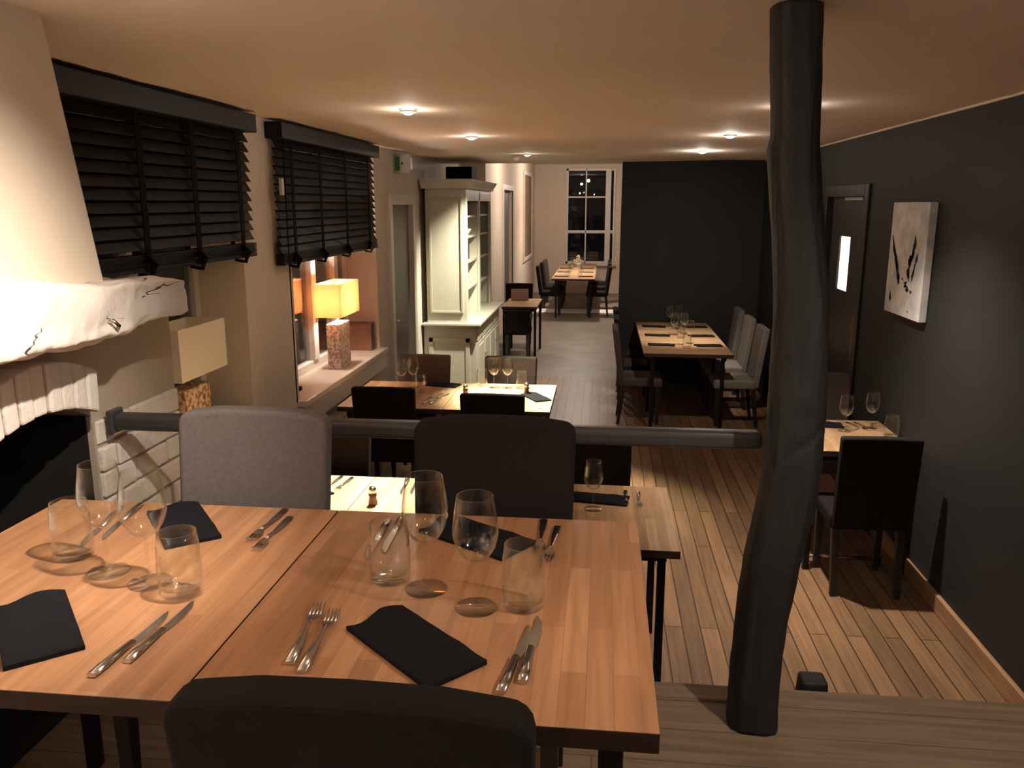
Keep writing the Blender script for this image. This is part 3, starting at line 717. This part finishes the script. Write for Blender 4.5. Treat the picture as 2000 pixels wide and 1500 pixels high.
# ------------------------------------------------------------------ chairs
_mc = {}
def chair_meshes(h, w, r=.035, ar=.012):
    key = (h, w, r)
    if key in _mc: return _mc[key]
    out = {}
    # backrest outline with round shoulders and a gently arched head
    hw = w/2; pts = [(-hw+.01, .40), (hw-.01, .40)]
    for i in range(5):
        t = PI/2*i/4; pts.append((hw - r + r*math.cos(t), h - ar - r + r*math.sin(t)))
    pts += [(hw*.5, h-.002), (0, h), (-hw*.5, h-.002)]
    for i in range(5):
        t = PI/2 + PI/2*i/4; pts.append((-hw + r + r*math.cos(t), h - ar - r + r*math.sin(t)))
    lean = lambda z: -(z-.40)*.13
    n = len(pts); th = .062
    vs = [(x, -w/2+.03-th/2+lean(z), z) for x, z in pts] + [(x, -w/2+.03+th/2+lean(z), z) for x, z in pts]
    m = MB().add(vs, [list(range(n))[::-1], list(range(n, 2*n))] + [(i, (i+1) % n, (i+1) % n+n, i+n) for i in range(n)])
    out['backrest'] = m.mesh('backrest', .014, 3)
    out['seat'] = MB().box(-hw, hw, -w/2+.03, w/2, .385, .475).mesh('seat', .022, 3)
    def leg(x, y, lx, ly):
        m = MB(); a_, b_ = .022, .015
        vs = [(x-a_, y-a_, .40), (x+a_, y-a_, .40), (x+a_, y+a_, .40), (x-a_, y+a_, .40),
              (x+lx-b_, y+ly-b_, 0), (x+lx+b_, y+ly-b_, 0), (x+lx+b_, y+ly+b_, 0), (x+lx-b_, y+ly+b_, 0)]
        m.add(vs, [(0,1,2,3),(7,6,5,4),(4,5,1,0),(5,6,2,1),(6,7,3,2),(7,4,0,3)]); return m.mesh('leg', .003)
    out['legs'] = [leg(-hw+.035, w/2-.04, 0, 0), leg(hw-.035, w/2-.04, 0, 0), leg(-hw+.035, -w/2+.05, 0, -.05), leg(hw-.035, -w/2+.05, 0, -.05)]
    _mc[key] = out; return out
_fm = {}
def chair(x, y, z, rz, mat, label, group, h=.95, w=.43):
    """local +y is where the sitter faces."""
    cm = chair_meshes(h, w) if z > .1 else chair_meshes(h, w, .016, .004)
    t = thing('dining_chair', label, 'chair', (x, y, z), rz, group)
    for nm in ('seat', 'backrest'):
        k = (h, w, mat, nm, z > .1)
        if k not in _fm:
            _fm[k] = cm[nm].copy(); _fm[k].materials.append(M[mat])
        put(nm, _fm[k], None, t)
    for lm in cm['legs']: put('leg', lm, 'blackwood', t)
    return t
G1 = 'chairs at the large foreground table'
# (facing -y => rotation PI); backrest centre sits w/2-.03+lean behind the chair origin
chair(-.955, 1.86, UP, PI-.03, 'greyfab', 'taupe grey high-backed chair facing the camera at the left of the front table', G1, 1.0, .43)
chair(-.275, 1.84, UP, PI, 'darkfab', 'high-backed chair with shade in its colour, facing the camera behind the wine glasses', G1, 1.0, .43)  # grey-brown chair whose unlit look is put into the fabric colour
chair(-.285, 1.10, UP, 0, 'nearfab', 'nearest dark chair seen from behind at the bottom edge, tucked under the front table', G1, 1.0, .44)
G2 = 'chairs at the table beyond the handrail'
chair(-1.45, 3.96, 0, PI, 'darkfab', 'dark chair behind the handrail to the right of the grey chair', G2)
chair(-.04, 3.96, 0, PI, 'darkfab', 'dark chair below the handrail beside the lone wine glass', G2)
G3 = 'chairs at the table under the left windows'
chair(-1.47, 5.62, 0, 0, 'darkfab', 'near dark chair on the left, back to camera, at the table under the windows', G3, .95, .44)
chair(-.72, 5.62, 0, 0, 'darkfab', 'near dark chair on the right, back to camera, at the brightly lit table', G3, .92, .44)
chair(-1.45, 6.36, 0, PI, 'midfab', 'far brown-grey chair on the left behind two wine glasses, beside the cupboard door', G3)
chair(-.73, 6.36, 0, PI, 'midfab', 'far brown-grey chair on the right of the lit table, in front of the dresser', G3)
G4 = 'chairs around the six-seat table'
for i, (y, nm) in enumerate(((8.30, 'nearest'), (9.02, 'middle'), (9.74, 'farthest'))):
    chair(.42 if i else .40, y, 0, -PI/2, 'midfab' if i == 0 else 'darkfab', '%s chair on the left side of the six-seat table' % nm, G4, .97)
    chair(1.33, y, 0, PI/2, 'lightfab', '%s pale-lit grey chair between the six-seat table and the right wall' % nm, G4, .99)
G5 = 'chairs at the small table on the right'
chair(1.51, 4.69, 0, 0, 'darkfab', 'black-brown chair with its back to the camera at the small right-hand table', G5, .95, .42)
chair(1.56, 5.70, 0, PI, 'midfab', 'chair half hidden by the timber post behind the small right-hand table', G5, 1.0, .40)
G6 = 'chairs in the far room'
for i, (y, nm) in enumerate(((16.45, 'nearest'), (17.5, 'middle'), (18.55, 'farthest'))):
    chair(-1.02, y, 0, -PI/2, 'darkfab' if i < 2 else 'midfab', '%s dark chair left of the long far-room table' % nm, G6, .97)
    chair(-.10, y, 0, PI/2, 'darkfab', '%s dark chair right of the long far-room table' % nm, G6, .97)
chair(-1.30, 12.72, 0, PI, 'darkfab', 'dark chair at the back of the narrow table past the dresser', G6, .95)
chair(-1.16, 11.42, 0, 0, 'darkfab', 'dark chair tucked under the narrow table past the dresser', G6, .74, .36)

# ------------------------------------------------------------------ tableware
def fork_mesh():
    m = MB(); L = .215
    m.tube([(0, 0, .004), (0, .06, .0045), (0, .10, .006), (0, .135, .011), (0, .148, .011)], [.0100, .0095, .0055, .0038, .0055], 8, flat=.35)
    # head
    vs = [(-.004, .143, .0095), (.004, .143, .0095), (.0125, .162, .006), (-.0125, .162, .006), (.0125, .172, .0045), (-.0125, .172, .0045)]
    vs += [(x, y, z+.0018) for x, y, z in vs]
    m.add(vs, [(0,1,2,3),(3,2,4,5),(6,9,8,7),(9,11,10,8),(0,6,7,1),(1,7,8,2),(2,8,10,4),(4,10,11,5),(5,11,9,3),(3,9,6,0)])
    for k in range(4):
        x = -.0105 + .007*k
        m.tube([(x, .171, .0055), (x, .195, .006), (x, L, .011)], [.0021, .0018, .0009], 6)
    return m.mesh('fork')
def knife_mesh(L=.235):
    m = MB()
    m.tube([(0, 0, .005), (0, .03, .0055), (0, .115, .005)], [.0095, .0105, .0075], 8, flat=.5)
    pts = [(-.004, .10), (.005, .10), (.0105, .125), (.0125, .17), (.0085, .21), (-.003, L), (-.0055, L-.01), (-.0055, .12)]
    m.prism(pts, 'z', .0012, .0032)
    return m.mesh('knife')
def napkin_mesh():
    nx, ny = 26, 10; L, Wd, T = .262, .128, .010; vs = []
    for s in (0, 1):
        for j in range(ny+1):
            for i in range(nx+1):
                u, v = i/nx, j/ny
                e = .012*math.sin(v*PI*2.0+.4)*(1-u)**3     # wavy open end
                x = -L/2 + L*u + e - (.010*abs(v-.5)*2*(1-u)**3)
                y = -Wd/2 + Wd*v
                z = (T if s else 0) + (s*.0035*noise.noise(Vector((u*5, v*3, 2)))) + s*.006*(1-u)**4*math.sin(v*PI)
                vs.append((x, y, z))
    N = (nx+1)*(ny+1); fs = []
    for j in range(ny):
        for i in range(nx):
            a_ = j*(nx+1)+i
            fs.append((a_, a_+nx+1, a_+nx+2, a_+1)); fs.append((N+a_, N+a_+1, N+a_+nx+2, N+a_+nx+1))
    for i in range(nx): fs.append((i, i+1, N+i+1, N+i)); q = ny*(nx+1)+i; fs.append((q+1, q, N+q, N+q+1))
    for j in range(ny):
        q = j*(nx+1); fs.append((q+nx+1, q, N+q, N+q+nx+1)); q += nx; fs.append((q, q+nx+1, N+q+nx+1, N+q))
    return MB().add(vs, fs).mesh('napkin', .0012, 1)
FORK, KNIFE, NAP = fork_mesh(), knife_mesh(), napkin_mesh()
def wine_meshes():
    bowl = MB().lathe([(.0035, .098), (.012, .101), (.028, .112), (.040, .132), (.0455, .155), (.0455, .172), (.042, .20), (.0365, .235), (.0362, .2365), (.0353, .235), (.0405, .20), (.044, .172), (.044, .155), (.0385, .133), (.027, .1145), (.012, .104), (.001, .102)], 32).mesh('bowl_g')
    stem = MB().lathe([(.012, .005), (.006, .010), (.0038, .022), (.0034, .06), (.0036, .09), (.0045, .099)], 16).mesh('stem_g')
    foot = MB().lathe([(.001, 0), (.043, 0), (.0435, .0015), (.040, .003), (.012, .005), (.001, .007)], 32).mesh('foot_g')
    return bowl, stem, foot
WB, WS, WF = wine_meshes()
TUM = MB().lathe([(.001, 0), (.040, 0), (.043, .003), (.044, .010), (.0445, .06), (.0425, .10), (.0385, .132), (.0375, .1325), (.0372, .131), (.0412, .10), (.0428, .06), (.0425, .016), (.030, .013), (.001, .012)], 32).mesh('tumbler')
def wine(x, y, z, label, group, s=1.0):
    t = thing('wine_glass', label, 'wine glass', (x, y, z), 0, group)
    put('bowl', WB, 'glass', t); put('stem', WS, 'glass', t); put('foot', WF, 'glass', t); t.scale = (s, s, s); return t
def item(name, me, mat, x, y, z, rz, label, cat, group):
    return tag(put(name, me, mat, None, (x, y, z), rz), label, cat, group)
def fork(x, y, z, a, label, group): return item('table_fork', FORK, 'steel', x, y, z, a, label, 'fork', group)
def knife(x, y, z, a, label, group): return item('table_knife', KNIFE, 'steel', x, y, z, a, label, 'knife', group)
def napkin(x, y, z, a, label, group): return item('folded_napkin', NAP, 'napkin', x, y, z, a, label, 'napkin', group)
def tumbler(x, y, z, label, group): return item('water_tumbler', TUM, 'glass', x, y, z, 0, label, 'tumbler', group)
def along(hx, hy, tx, ty): return math.atan2(ty-hy, tx-hx) - PI/2      # angle so local +y runs handle -> tip
T1 = UP + .76 + .0005
GN, GK, GF, GW, GT = 'napkins on the front table', 'knives on the front table', 'forks on the front table', 'wine glasses on the front table', 'tumblers on the front table'
R = math.radians
napkin(-1.05, 1.322, T1, R(-49), 'dark folded napkin at the near left place of the front table', GN)
napkin(-.324, 1.337, T1, R(-43), 'black folded napkin nearest the camera between forks and knives on the front table', GN)
napkin(-1.03, 1.842, T1, R(-52), 'navy folded napkin in front of the taupe grey chair', GN)
napkin(-.285, 1.845, T1, R(-33), 'dark folded napkin seen through the wine glasses before the shade-coloured chair', GN)
knife(-.850, 1.180, T1, along(-.850, 1.180, -.832, 1.45), 'near left knife on the front table, longer reaching one nearest the table edge', GK)
knife(-.815, 1.229, T1, along(-.815, 1.229, -.806, 1.485), 'near left knife on the front table, right one of the pair under the tumbler', GK)
fork(-.529, 1.255, T1, along(-.529, 1.255, -.548, 1.481), 'near fork on the front table, left one of the pair beside the seam', GF)
fork(-.499, 1.232, T1, along(-.499, 1.232, -.509, 1.463), 'near fork on the front table, right one of the pair next to the black napkin', GF)
knife(-.151, 1.206, T1, along(-.151, 1.206, -.122, 1.44), 'near right knife overlapping the table edge, left one of the pair', GK)
knife(-.118, 1.240, T1, along(-.118, 1.240, -.108, 1.475), 'near right knife of the front table, right one of the pair', GK)
knife(-1.247, 1.917, T1, along(-1.247, 1.917, -1.205, 1.69), 'far left knife on the front table behind the first tumbler, left one', GK)
knife(-1.214, 1.965, T1, along(-1.214, 1.965, -1.180, 1.735), 'far left knife on the front table, right one, pointing at the navy napkin corner', GK)
fork(-.816, 1.972, T1, along(-.816, 1.972, -.820, 1.762), 'far fork left one of the pair between grey chair and seam', GF)
fork(-.783, 1.920, T1, along(-.783, 1.920, -.785, 1.706), 'far fork right one of the pair between grey chair and seam', GF)
knife(-.526, 1.925, T1, along(-.526, 1.925, -.517, 1.69), 'far knife left of the wine glasses beside the bright lower table', GK)
knife(-.497, 1.965, T1, along(-.497, 1.965, -.488, 1.73), 'far knife left of the wine glasses, nearer the shade-coloured chair', GK)
fork(-.134, 1.972, T1, along(-.134, 1.972, -.130, 1.760), 'far right fork on the front table, left one by the shade-coloured chair', GF)
fork(-.097, 1.930, T1, along(-.097, 1.930, -.108, 1.722), 'far right fork on the front table, right one by the shade-coloured chair', GF)
tumbler(-1.191, 1.645, T1, 'leftmost clear tumbler on the front table', GT)
tumbler(-.850, 1.490, T1, 'clear tumbler standing on the near left knife tips', GT).location.z = T1 + .0065
tumbler(-.440, 1.610, T1, 'clear tumbler left of the two right-hand wine glasses on the front table', GT)
tumbler(-.143, 1.520, T1, 'rightmost clear tumbler on the front table', GT)
wine(-1.063, 1.575, T1, 'leftmost wine glass on the front table, in front of the white bricks', GW, 1.05)
wine(-.945, 1.535, T1, 'second wine glass from left on the front table, by the navy napkin', GW, 1.05)
wine(-.352, 1.570, T1, 'taller looking wine glass beside the bright lower table, third from left', GW, 1.05)
wine(-.236, 1.500, T1, 'rightmost wine glass on the front table before the dark chair back', GW, 1.0)
# table beyond the handrail
T2 = .7605; g = 'tableware on the table beyond the handrail'
wine(-.02, 3.70, T2, 'lone wine glass right of the shade-coloured chair on the table beyond the handrail', g)
napkin(.02, 3.83, T2, R(-8), 'dark napkin under the lone wine glass on the table beyond the handrail', 'napkins beyond the handrail')
napkin(-1.44, 3.80, T2, R(-40), 'dark napkin at the far left corner of the table beyond the handrail', 'napkins beyond the handrail')
fork(.140, 3.965, T2, PI, 'left one of two forks on the right end of the table beyond the handrail', 'forks beyond the handrail')
fork(.203, 3.955, T2, PI, 'right one of two forks on the right end of the table beyond the handrail', 'forks beyond the handrail')
fork(-1.345, 4.03, T2, PI+R(-6), 'left one of two forks on the bright end of the table beyond the handrail', 'forks beyond the handrail')
fork(-1.285, 4.02, T2, PI+R(-6), 'right one of two forks on the bright end of the table beyond the handrail', 'forks beyond the handrail')
knife(-.985, 4.02, T2, PI+R(4), 'left one of two knives mid table beyond the handrail', 'knives beyond the handrail')
knife(-.935, 4.03, T2, PI+R(4), 'right one of two knives mid table beyond the handrail', 'knives beyond the handrail')
def shaker(x, y, z, label, group):
    t = thing('salt_mill', label, 'salt mill', (x, y, z), 0, group)
    put('jar', MB().lathe([(.001, 0), (.022, 0), (.022, .01), (.017, .035), (.021, .055), (.001, .055)], 20), 'brownbox', t)
    put('cap', MB().lathe([(.018, .055), (.016, .062), (.02, .075), (.014, .088), (.001, .09)], 20), 'steel', t)
shaker(-1.07, 3.65, T2, 'small wooden salt mill on the bright end of the table beyond the handrail', 'salt mills')
# table under the windows
g = 'wine glasses under the windows'
wine(-1.535, 6.15, T2, 'left one of two wine glasses at the sill side of the table under the windows', g)
wine(-1.455, 6.20, T2, 'right one of two wine glasses at the sill side of the table under the windows', g)
wine(-.826, 6.27, T2, 'left one of two wine glasses before the far right chair at the lit table', g)
wine(-.720, 6.27, T2, 'right one of two wine glasses before the far right chair at the lit table', g)
g = 'tumblers under the windows'
tumbler(-.61, 6.28, T2, 'tumbler right of the wine glasses on the table under the windows', g)
tumbler(-.93, 6.33, T2, 'tumbler left of the wine glasses on the table under the windows', g)
tumbler(-1.37, 6.06, T2, 'tumbler beside the sill-side wine glasses on the table under the windows', g)
napkin(-1.24, 6.30, T2, R(-12), 'dark napkin before the far left chair at the table under the windows', 'napkins under the windows')
napkin(-.47, 5.95, T2, R(-60), 'dark napkin at the right end of the brightly lit table', 'napkins under the windows')
for i, (x, y) in enumerate(((-1.19, 6.0), (-1.14, 6.0))):
    fork(x, y, T2, PI+R(-20), '%s one of two forks in the middle of the table under the windows' % ('left', 'right')[i], 'forks under the windows')
for i, (x, y) in enumerate(((-1.26, 5.66), (-1.21, 5.66))):
    knife(x, y, T2, R(-10), '%s one of two knives between the near chairs at the table under the windows' % ('left', 'right')[i], 'knives under the windows')
shaker(-1.00, 5.95, T2, 'small salt mill between the near chairs at the table under the windows', 'salt mills')
shaker(-.55, 6.05, T2, 'small salt mill at the right end of the table under the windows', 'salt mills')
# small table on the right
wine(1.55, 5.25, T2, 'left one of two wine glasses on the small right-hand table', 'wine glasses on the right', .98)
wine(1.74, 5.35, T2, 'right one of two wine glasses on the small right-hand table', 'wine glasses on the right', .98)
tumbler(1.80, 5.15, T2, 'tumbler by the wall on the small right-hand table', 'tumblers on the right')
napkin(1.44, 5.38, T2, R(-5), 'dark napkin on the small right-hand table', 'napkins on the right')
fork(1.62, 5.46, T2, PI+R(25), 'left fork on the small right-hand table', 'forks on the right')
fork(1.67, 5.46, T2, PI+R(25), 'right fork on the small right-hand table', 'forks on the right')
# six-seat table
for i, (y, nm) in enumerate(((8.42, 'near'), (9.05, 'middle'), (9.72, 'far'))):
    for sx_, x, sd_ in ((0, .62, 'left'), (1, 1.09, 'right')):
        napkin(x, y, T2, R(6 if sx_ else -6), 'dark napkin at the %s %s place of the six-seat table' % (nm, sd_), 'napkins on the six-seat table')
    for k, x in enumerate((.80, .91)):
        wine(x, y+.08 + .06*k, T2, '%s wine glass of the %s pair along the middle of the six-seat table' % (('left', 'right')[k], nm), 'wine glasses on the six-seat table')
    tumbler(.855, y-.14, T2, 'tumbler at the %s end of the glass row on the six-seat table' % nm if i != 1 else 'tumbler halfway along the glass row on the six-seat table', 'tumblers on the six-seat table')
# narrow table
crd = tag(put('menu_card', MB().box(-.13, .13, -.004, .004, 0, .17).mesh('menu', .001), 'paper', None, (-1.22, 12.25, T2), R(8)), 'pinkish menu card standing on the narrow table past the dresser', 'menu')
# far table
for i, y in enumerate((16.45, 17.5, 18.55)):
    nm = ('nearest', 'middle', 'farthest')[i]
    for s_, x in (('left', -.80), ('right', -.32)):
        napkin(x, y, T2, 0, 'dark napkin on the %s side at the %s pair of chairs in the far room' % (s_, nm), 'napkins in the far room')
        wine(x+(.13 if s_ == 'left' else -.13), y+.12, T2, 'wine glass on the %s side at the %s pair of chairs in the far room' % (s_, nm), 'wine glasses in the far room')
        tumbler(x+(.12 if s_ == 'left' else -.12), y-.22, T2, 'tumbler on the %s side at the %s pair of chairs in the far room' % (s_, nm), 'tumblers in the far room')
fl = thing('flower_arrangement', 'small pale flowers in a bowl at the window end of the far table', 'flowers', (-.56, 19.2, T2))
put('bowl', bowl_m, 'porcelain', fl)
m = MB()
for k in range(40):
    t = random.uniform(0, 2*PI); r = random.uniform(0, .13); z = .10 + random.uniform(0, .17)*(1-r/.16)
    c = Vector((r*math.cos(t), r*math.sin(t), z)); s = .02
    m.add([c+Vector(v)*s for v in ((1,0,0),(-1,0,0),(0,1,0),(0,-1,0),(0,0,1),(0,0,-1))], [(0,2,4),(2,1,4),(1,3,4),(3,0,4),(2,0,5),(1,2,5),(3,1,5),(0,3,5)])
    m.tube([(0, 0, .03), c], .0025, 5)
put('blossoms', m, 'petal', fl)
# polished foot rail below the small right-hand table
fr_ = thing('foot_rail', 'thin polished metal bar on the floor behind the black-brown chair', 'rail', (1.5, 4.93, 0))
put('bar', MB().tube([(-.24, 0, .04), (.24, 0, .04)], .012, 10), 'steel', fr_)
for x in (-.22, .22): put('foot', MB().box(x-.015, x+.015, -.015, .015, 0, .03).mesh('ft', .002), 'blackmetal', fr_)

# ------------------------------------------------------------------ light fittings
ringm = MB().lathe([(.030, -.004), (.034, -.008), (.046, -.007), (.048, 0), (.046, .002), (.034, .002), (.030, .006), (.030, -.004)], 28).mesh('bezel')
lampm = MB().lathe([(.001, -.020), (.012, -.019), (.024, -.014), (.031, -.004), (.031, .001), (.001, .002)], 24).mesh('lampdisc')
for i, (x, y, z, ws, wg, aim, cone, lcol, lab) in enumerate(DOWNLIGHTS):
    t = thing('ceiling_downlight', lab, 'downlight', (x, y, z), 0, 'recessed ceiling downlights')
    dim = lab.startswith('dim')
    put('bezel', ringm, 'bezel', t)
    lm = lampm.copy(); put('lamp', lm, 'lampdim' if dim else 'lamp', t)
    ld = bpy.data.lights.new('beam', 'SPOT'); ld.energy = ws*SPOT; ld.color = lcol
    ld.spot_size = R(cone); ld.spot_blend = 1.0; ld.shadow_soft_size = .025
    lo = bpy.data.objects.new('beam', ld); COL.objects.link(lo); lo.parent = t; lo.location = (0, 0, -.02)
    v = Vector(aim) - Vector((x, y, z-.02)); lo.rotation_euler = v.to_track_quat('-Z', 'Y').to_euler()
    ld = bpy.data.lights.new('glow', 'POINT'); ld.energy = wg*GLOW; ld.color = WARM; ld.shadow_soft_size = .03
    lo = bpy.data.objects.new('glow', ld); COL.objects.link(lo); lo.parent = t; lo.location = (0, 0, -.06)
for i, (x, y, z, ws, wg) in enumerate(PENDANTS):
    t = thing('ceiling_downlight', 'far room ceiling downlight, %s' % ('nearer the dresser' if i == 0 else 'above the long far-room table'), 'downlight', (x, y, z), 0, 'recessed ceiling downlights')
    put('bezel', ringm, 'bezel', t); put('lamp', lampm.copy(), 'lamp', t)
    ld = bpy.data.lights.new('beam', 'SPOT'); ld.energy = ws; ld.color = WARM; ld.spot_size = R(110); ld.spot_blend = 1; ld.shadow_soft_size = .03
    lo = bpy.data.objects.new('beam', ld); COL.objects.link(lo); lo.parent = t; lo.location = (0, 0, -.02)
    ld = bpy.data.lights.new('glow', 'POINT'); ld.energy = wg; ld.color = WARM; ld.shadow_soft_size = .04
    lo = bpy.data.objects.new('glow', ld); COL.objects.link(lo); lo.parent = t; lo.location = (0, 0, -.3)

for x, y, z, w_, f_, lab in ADDED_UPLIGHTS:
    t = thing('added_uplighter', lab, 'wall light', (x, y, z), 0, 'added uplighters')
    m = MB().lathe([(.001, -.06), (.03, -.055), (.062, .03), (.066, .06), (.062, .06), (.058, .03), (.028, -.05), (.001, -.052)], 24)
    put('cup', m, 'bezel', t)
    put('bracket', MB().box(min(0, -f_*.07)-.0, max(0, -f_*.07), -.02, .02, -.06, .0), 'bezel', t)
    put('bulb', MB().lathe([(.001, -.03), (.014, -.02), (.02, .01), (.001, .03)], 14), 'bulb', t)
    ld = bpy.data.lights.new('added_uplight', 'SPOT'); ld.energy = w_; ld.color = WARM; ld.spot_size = R(165); ld.spot_blend = .6; ld.shadow_soft_size = .05
    lo = bpy.data.objects.new('added_uplight', ld); COL.objects.link(lo); lo.parent = t; lo.location = (0, 0, .07); lo.rotation_euler = (PI, f_*R(12)*-1, 0)
